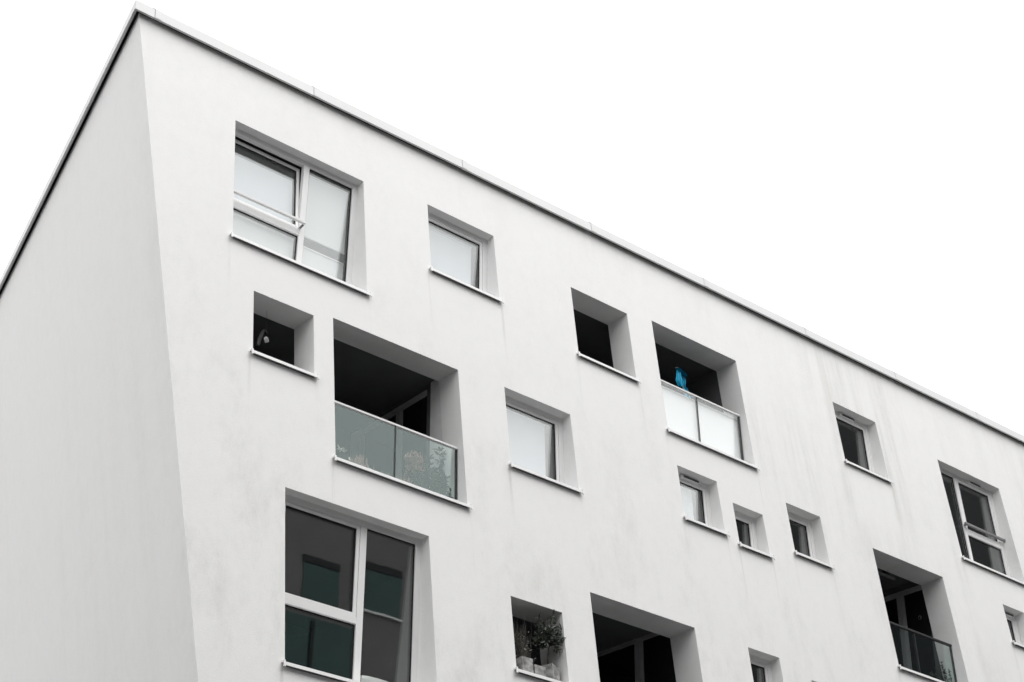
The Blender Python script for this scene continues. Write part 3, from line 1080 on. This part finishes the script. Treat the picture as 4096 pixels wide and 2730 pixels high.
mb = MB()
for k in range(230):
    u, v = 11.76 + r.gauss(0, 0.085), v_ + r.gauss(0, 0.06)
    h = r.uniform(0.30, 0.50) * (1 - abs(u - 11.76) * 1.6)
    mb.tube([(11.76 + (u - 11.76) * 0.5, v, fl), (u, v, fl + h * 0.6), (u + r.uniform(-0.03, 0.03), v + r.uniform(-0.02, 0.02), fl + h)], 0.006, 0.003, n=4, mi=1)
tag(mb.build('heather', [M['bark'], M['leaf_red']]), 'brownish red heather clump low behind the left balcony glass panel', 'plant')

mb = MB()
st = [((11.50, v_, fl), (11.50 + r.uniform(-0.13, 0.13), v_ + r.uniform(-0.05, 0.08), 11.9 + r.uniform(0, 0.12)), (0, 0, 0)) for k in range(9)]
shrub_mesh(mb, st, r, 0.06, 0.022, 8, start=0.3, whorl=4)
for k in range(8):
    p = T(11.455 + r.uniform(-0.03, 0.03), v_ - 0.03, 12.03 + r.uniform(-0.02, 0.02))
    mb.leaf(p, Vector((r.uniform(-0.8, 0.9), r.uniform(-0.5, 0.2), r.uniform(0.0, 1))), 0.075, 0.026, r, 2, 0.3)
for k in range(3):
    p = T(11.60, v_ - 0.03, 11.98)
    mb.leaf(p, Vector((r.uniform(-0.3, 0.3), 0, -1)), 0.06, 0.02, r, 2, 0.3)
tag(mb.build('variegated_plant', [M['bark'], M['leaf_grey'], M['leaf_pale']]), 'low plant with bleached white top leaves at the left end of the balcony glass', 'plant')


def grass_clump(name, u0, n, hmin, hmax, spread, mat, label, base=fl + 0.05, v0=v_):
    mb = MB()
    for k in range(n):
        a, rr_ = r.uniform(0, 6.283), r.uniform(0, 1)
        u, v = u0 + spread * 0.4 * rr_ * math.cos(a), v0 + spread * 0.3 * rr_ * math.sin(a)
        h = r.uniform(hmin, hmax)
        lx, ly = spread * math.cos(a) * r.uniform(0.2, 1), 0.6 * spread * math.sin(a) * r.uniform(0.2, 1)
        mb.tube([(u, v, base), (u + lx * 0.4, v + ly * 0.4, base + h * 0.6), (u + lx, v + ly, base + h * r.uniform(0.7, 1.0))], 0.0035, 0.001, n=4)
    return tag(mb.build(name, M[mat]), label, 'grass')


grass_clump('dry_grass', 12.19, 70, 0.22, 0.33, 0.10, 'straw', 'tuft of dry straw coloured grass left of the balcony centre post')
grass_clump('dry_grass', 12.52, 110, 0.26, 0.42, 0.14, 'leaf_red', 'brownish dry grass tuft just right of the balcony centre post')
mb = MB()
for (u, s) in ((12.06, 0.05), (11.92, 0.06)):
    for j in range(6):
        a0, a1 = math.pi * j / 6, math.pi * (j + 1) / 6
        for m in range(10):
            b0, b1 = 2 * math.pi * m / 10, 2 * math.pi * (m + 1) / 10
            f = lambda a_, b_: (u + s * math.sin(a_) * math.cos(b_) * 1.3, v_ + s * math.sin(a_) * math.sin(b_), 11.87 + s * 0.9 * math.cos(a_))
            mb.quad([f(a0, b0), f(a1, b0), f(a1, b1), f(a0, b1)])
    mb.tube([(u, v_, fl - 0.01), (u, v_, 11.86)], 0.035, 0.05, n=10)
tag(mb.build('stone_ornament', M['stone'], smooth=True), 'pair of pale rounded stones on stems between heather and dry grass', 'ornament')

# --- potted plants in the small opening at the bottom centre


def pot(name, parent, u0, u1, v0, v1, w0, w1, rot=0.0, taper=0.06):
    cu_, cv2 = (u0 + u1) / 2, (v0 + v1) / 2
    hu, hv = (u1 - u0) / 2, (v1 - v0) / 2
    c, s = math.cos(rot), math.sin(rot)
    def pm(x, y, z):
        k = 1 - taper * (1 - z)
        xx, yy = x * hu * k, y * hv * k
        return T(cu_ + xx * c - yy * s, cv2 + xx * s + yy * c, w0 + (w1 - w0) * z)
    mb = MB(pm)
    mb.box(-1, 1, -1, -0.86, 0, 1)
    mb.box(-1, 1, 0.86, 1, 0, 1)
    mb.box(-1, -0.86, -0.86, 0.86, 0, 1)
    mb.box(0.86, 1, -0.86, 0.86, 0, 1)
    mb.box(-0.86, 0.86, -0.86, 0.86, 0.02, 0.90, mi=1)
    return mb.build(name, [M['concrete_pot'], M['soil']], parent, bevel=0.004)


sw = 9.375
G_POTS = 'concrete pots lined up in the small opening'
p1 = empty('potted_twigs', T(14.15, PV + 0.13, sw), 'left square concrete pot holding tall curly dry twigs', 'potted plant', G_POTS)
pot('pot', p1, 14.062, 14.258, PV + 0.03, PV + 0.23, sw, 9.585)
mb = MB()
for k in range(95):
    u, v = 14.16 + r.uniform(-0.085, 0.085), PV + 0.13 + r.uniform(-0.08, 0.08)
    tu, tv = u + r.gauss(0.02, 0.10), v + r.gauss(0.06, 0.08)
    tu = max(14.0, min(14.50, tu))
    h = r.uniform(0.32, 0.62)
    P = []
    ph = r.uniform(0, 6)
    for j in range(9):
        s = j / 8
        P.append((u + (tu - u) * s + 0.014 * math.sin(ph + s * 11), v + (tv - v) * s + 0.012 * math.cos(ph + s * 9), 9.57 + h * s))
    mb.tube(P, 0.003, 0.0012, n=4)
mb.build('twigs', M['twig'], p1)
mb = MB()
for k in range(170):
    p = T(14.17 + r.gauss(0.03, 0.09), PV + 0.14 + r.gauss(0.04, 0.07), 9.62 + r.random() * 0.40)
    mb.leaf(p, Vector((r.uniform(-1, 1), r.uniform(-1, 0.6), r.uniform(-1, 0.8))), r.uniform(0.02, 0.045), 0.012, r, 1 if r.random() < 0.16 else 0, 0.4)
mb.build('leaves', [M['leaf_dark'], M['leaf_pale']], p1)

p2 = empty('concrete_pot', T(14.38, PV + 0.13, sw), 'lowest square concrete pot standing in the middle of the row of three', 'pot', G_POTS)
pot('pot', p2, 14.285, 14.485, PV + 0.04, PV + 0.23, sw, 9.525)

p3 = empty('potted_tree', T(14.64, PV + 0.17, sw), 'little glossy leaved tree on a thin stem in the right concrete pot', 'potted plant', G_POTS)
pot('pot', p3, 14.525, 14.765, PV + 0.05, PV + 0.29, sw, 9.60, rot=0.42)
mb = MB()
mb.tube([(14.645, PV + 0.17, 9.55), (14.640, PV + 0.15, 9.70), (14.652, PV + 0.13, 9.86), (14.67, PV + 0.12, 9.98)], 0.012, 0.009, n=8)
br = []
for k in range(22):
    a = r.uniform(0, 6.283)
    up = r.uniform(-0.12, 0.28)
    br.append(((14.665, PV + 0.12, 9.93 + r.uniform(-0.05, 0.06)), (14.645 + 0.20 * math.cos(a) * r.uniform(0.5, 1), PV + 0.10 + 0.17 * math.sin(a) * r.uniform(0.5, 1), 10.03 + up), (0, 0, 0.03)))
br += [((14.67, PV + 0.1, 9.98), (14.80, PV + 0.06, 10.33), (0, 0, 0)), ((14.67, PV + 0.1, 9.98), (14.53, PV + 0.15, 10.22), (0, 0, 0)),
       ((14.67, PV + 0.1, 9.95), (14.84, PV + 0.04, 10.18), (0, 0, 0)), ((14.67, PV + 0.1, 9.95), (14.83, PV + 0.05, 9.99), (0, 0, 0)), ((14.67, PV + 0.1, 9.92), (14.78, PV + 0.06, 9.86), (0, 0, 0.03))]
for b_ in br:
    P = [tuple(b_[0][i] + (b_[1][i] - b_[0][i]) * s + b_[2][i] * math.sin(s * 3.14) for i in range(3)) for s in (0, 0.33, 0.66, 1)]
    mb.tube(P, 0.005, 0.002, n=5)
mb.build('trunk', M['bark'], p3)
mb = MB()
for b_ in br:
    for k in range(12):
        s = 0.35 + 0.65 * r.random()
        q_ = [b_[0][i] + (b_[1][i] - b_[0][i]) * s for i in range(3)]
        ax = (T(*b_[1]) - T(*b_[0])).normalized()
        dv = ax * 0.6 + Vector((r.uniform(-1, 1), r.uniform(-1, 1), r.uniform(-0.9, 0.8)))
        mb.leaf(T(*q_), dv, r.uniform(0.07, 0.115), r.uniform(0.030, 0.044), r, 0, r.uniform(0, 0.5))
mb.build('crown', M['leaf_gloss'], p3)

# --- right balcony: ceiling fitting, ring, dark plants
lamp = empty('ceiling_rail', T(23.4, PV + 0.5, 13.72), 'dark bar on a black bracket under the ceiling of the right balcony', 'rail')
mb = MB(D4)
mb.box(22.75, 23.76, 0.49, 0.54, 13.60, 13.635)
mb.build('bar', M['greymetal'], lamp, bevel=0.004)
mb = MB(D4)
mb.box(23.50, 23.60, 0.485, 0.565, 13.636, 13.80)
mb.build('bracket', M['gasket'], lamp)
mb = MB()
ringpts = [(24.475, PV + 0.655 + 0.032 * math.cos(a * math.pi / 8), 13.17 + 0.035 * math.sin(a * math.pi / 8)) for a in range(17)]
mb.tube(ringpts, 0.004, n=6, cap=False)
tag(mb.build('hanging_ring', M['greymetal']), 'small grey ring on the dark balcony door at the right', 'ring')
mb = MB()
v4 = PV + 0.46
st = [((24.50, v4, 11.5), (24.50, v4, 12.24), (0, 0, 0)), ((24.56, v4, 11.5), (24.60, v4, 12.14), (0, 0, 0)), ((24.66, v4 - 0.1, 11.5), (24.40, v4 - 0.1, 12.02), (0, 0, 0)),
      ((24.45, v4, 11.5), (24.36, v4 + 0.05, 12.12), (0, 0, 0)), ((24.45, v4, 11.5), (24.22, v4, 11.97), (0, 0, 0)), ((24.4, v4, 11.5), (24.10, v4, 11.94), (0, 0, 0)),
      ((24.45, v4, 11.5), (24.42, v4, 11.95), (0, 0, 0))]
st = [((min(b[0], 24.44), b[1], b[2]), (min(t_[0], 24.45), t_[1], t_[2]), k_) for (b, t_, k_) in st]
st[0] = ((24.40, v4 - 0.05, 11.5), (24.44, v4 - 0.05, 12.20), (0, 0, 0))
st[1] = ((24.42, PV + 0.30, 11.5), (24.455, PV + 0.30, 12.03), (0, 0, 0))
shrub_mesh(mb, st, r, 0.05, 0.02, 12, start=0.3, whorl=4)
tag(mb.build('dark_shrub', [M['bark'], M['leaf_dark']]), 'dark small leaved shrub low behind the glass of the right balcony', 'shrub')

# --- white object inside the big window at the bottom
mb = MB()
n = 16
prof = [(0.30, 8.60), (0.31, 8.85), (0.30, 8.96), (0.275, 9.005), (0.22, 9.02), (0.0, 9.025)]
for (r0, z0), (r1, z1) in zip(prof[:-1], prof[1:]):
    for j in range(n):
        a0, a1 = 2 * math.pi * j / n, 2 * math.pi * (j + 1) / n
        f = lambda rr_, a, z: (12.10 + rr_ * math.copysign(abs(math.cos(a)) ** 0.6, math.cos(a)), PV + 0.72 + 0.55 * rr_ * math.copysign(abs(math.sin(a)) ** 0.6, math.sin(a)), z)
        mb.quad([f(r0, a0, z0), f(r0, a1, z0), f(r1, a1, z1), f(r1, a0, z1)])
tag(mb.build('white_tub', M['shade'], smooth=True), 'white round edged object behind the right pane of the big dark window', 'tub')

# ------------------------------------------------------------------ buildings across the street, seen mirrored in the glass; added light blocker


def opposite(x0, x1, y1, depth, h, wallm, label, wins):
    e = empty('opposite_building', Vector(((x0 + x1) / 2, y1, 0)), label, 'building')
    mb = MB(); wbox(mb, x0, x1, y1 - depth, y1, 0.0, h)
    mb.build('wall', M[wallm], e)
    mb = MB(); wbox(mb, 22.6, 27.3, y1, y1 + 0.05, 16.4, 19.35)
    mb.build('glazed_bay', M['opp_glass'], e)
    for bx in (24.1, 25.7):
        mb = MB(); wbox(mb, bx, bx + 0.1, y1 + 0.051, y1 + 0.10, 16.4, 19.25)
        mb.build('mullion', M['opp_dark'], e)
    mb = MB(); wbox(mb, x0 - 0.1, x1 + 0.1, y1 - depth, y1 + 0.10, h, h + 0.25)
    mb.build('roof', M['coping'], e)
    proto = None
    for (wx, wz) in wins:
        if proto is None:
            mb = MB()
            wbox(mb, -0.65, 0.65, -0.02, 0.02, 0.0, 1.5)
            ps = mb.build('window', M['opp_glass'], e)
            mb = MB(); wbox(mb, -0.75, 0.75, 0.0, 0.10, -0.09, -0.03)
            sl = mb.build('sill', M['sill'], ps)
            mb = MB(); wbox(mb, -0.65, 0.65, 0.021, 0.05, 1.28, 1.5)
            bx_ = mb.build('blind_box', M['opp_dark'], ps)
            proto = (ps, sl, bx_)
            w_ = ps
        else:
            w_ = proto[0].copy(); COL.objects.link(w_)
            for c_ in proto[1:]:
                c2 = c_.copy(); COL.objects.link(c2); c2.parent = w_
                c2.matrix_parent_inverse = Matrix.Identity(4)
        w_.parent = e
        w_.matrix_parent_inverse = Matrix.Identity(4)
        for c_ in w_.children:
            c_.matrix_parent_inverse = Matrix.Identity(4)
        w_.location = Vector((wx, y1, wz)) - e.location
    return e


wins = [(13.15 + 2.15 * i, z) for z in (6.0, 10.7, 15.4, 20.1) for i in range(12)]
opposite(-24, 43.9, -6, 14, 24.4, 'opp_wall', 'grey rendered block across the street, mirrored in the big lower window', wins)


def corner_block(foot, h, label):
    """block with an oblique side following the street corner"""
    cx = sum(p_[0] for p_ in foot) / len(foot)
    e = empty('opposite_building', Vector((cx, -6, 0)), label, 'building')
    mb = MB()
    n_ = len(foot)
    for i in range(n_):
        p_, q_ = foot[i], foot[(i + 1) % n_]
        mb.quad([(q_[0], q_[1], 0), (p_[0], p_[1], 0), (p_[0], p_[1], h), (q_[0], q_[1], h)], raw=True)
    mb.build('wall', M['opp_dark'], e)
    mb = MB()
    mb.quad([(p_[0], p_[1], h) for p_ in reversed(foot)], raw=True)
    mb.build('roof', M['coping'], e)


corner_block([(45.0, -6), (47.2, -6), (64.2, -20), (62.0, -20)], 31.3, 'narrow dark block across the street beside the grey one')
corner_block([(47.25, -6), (100, -6), (100, -20), (64.25, -20)], 54.0, 'tallest dark block across the street, mirrored in the right hand windows')
nb = empty('end_wall_blocker', Vector((-22, 20, 0)), 'unseen dark block added to shade the end wall', 'building')  # out-of-view block added to keep skylight off the end wall
mb = MB(); wbox(mb, -34, -12, 5, 42, 0.0, 9.5); mb.build('wall', M['opp_dark'], nb)
mb = MB(); wbox(mb, -34.1, -11.9, 4.9, 42.1, 9.5, 9.75); mb.build('roof', M['coping'], nb)
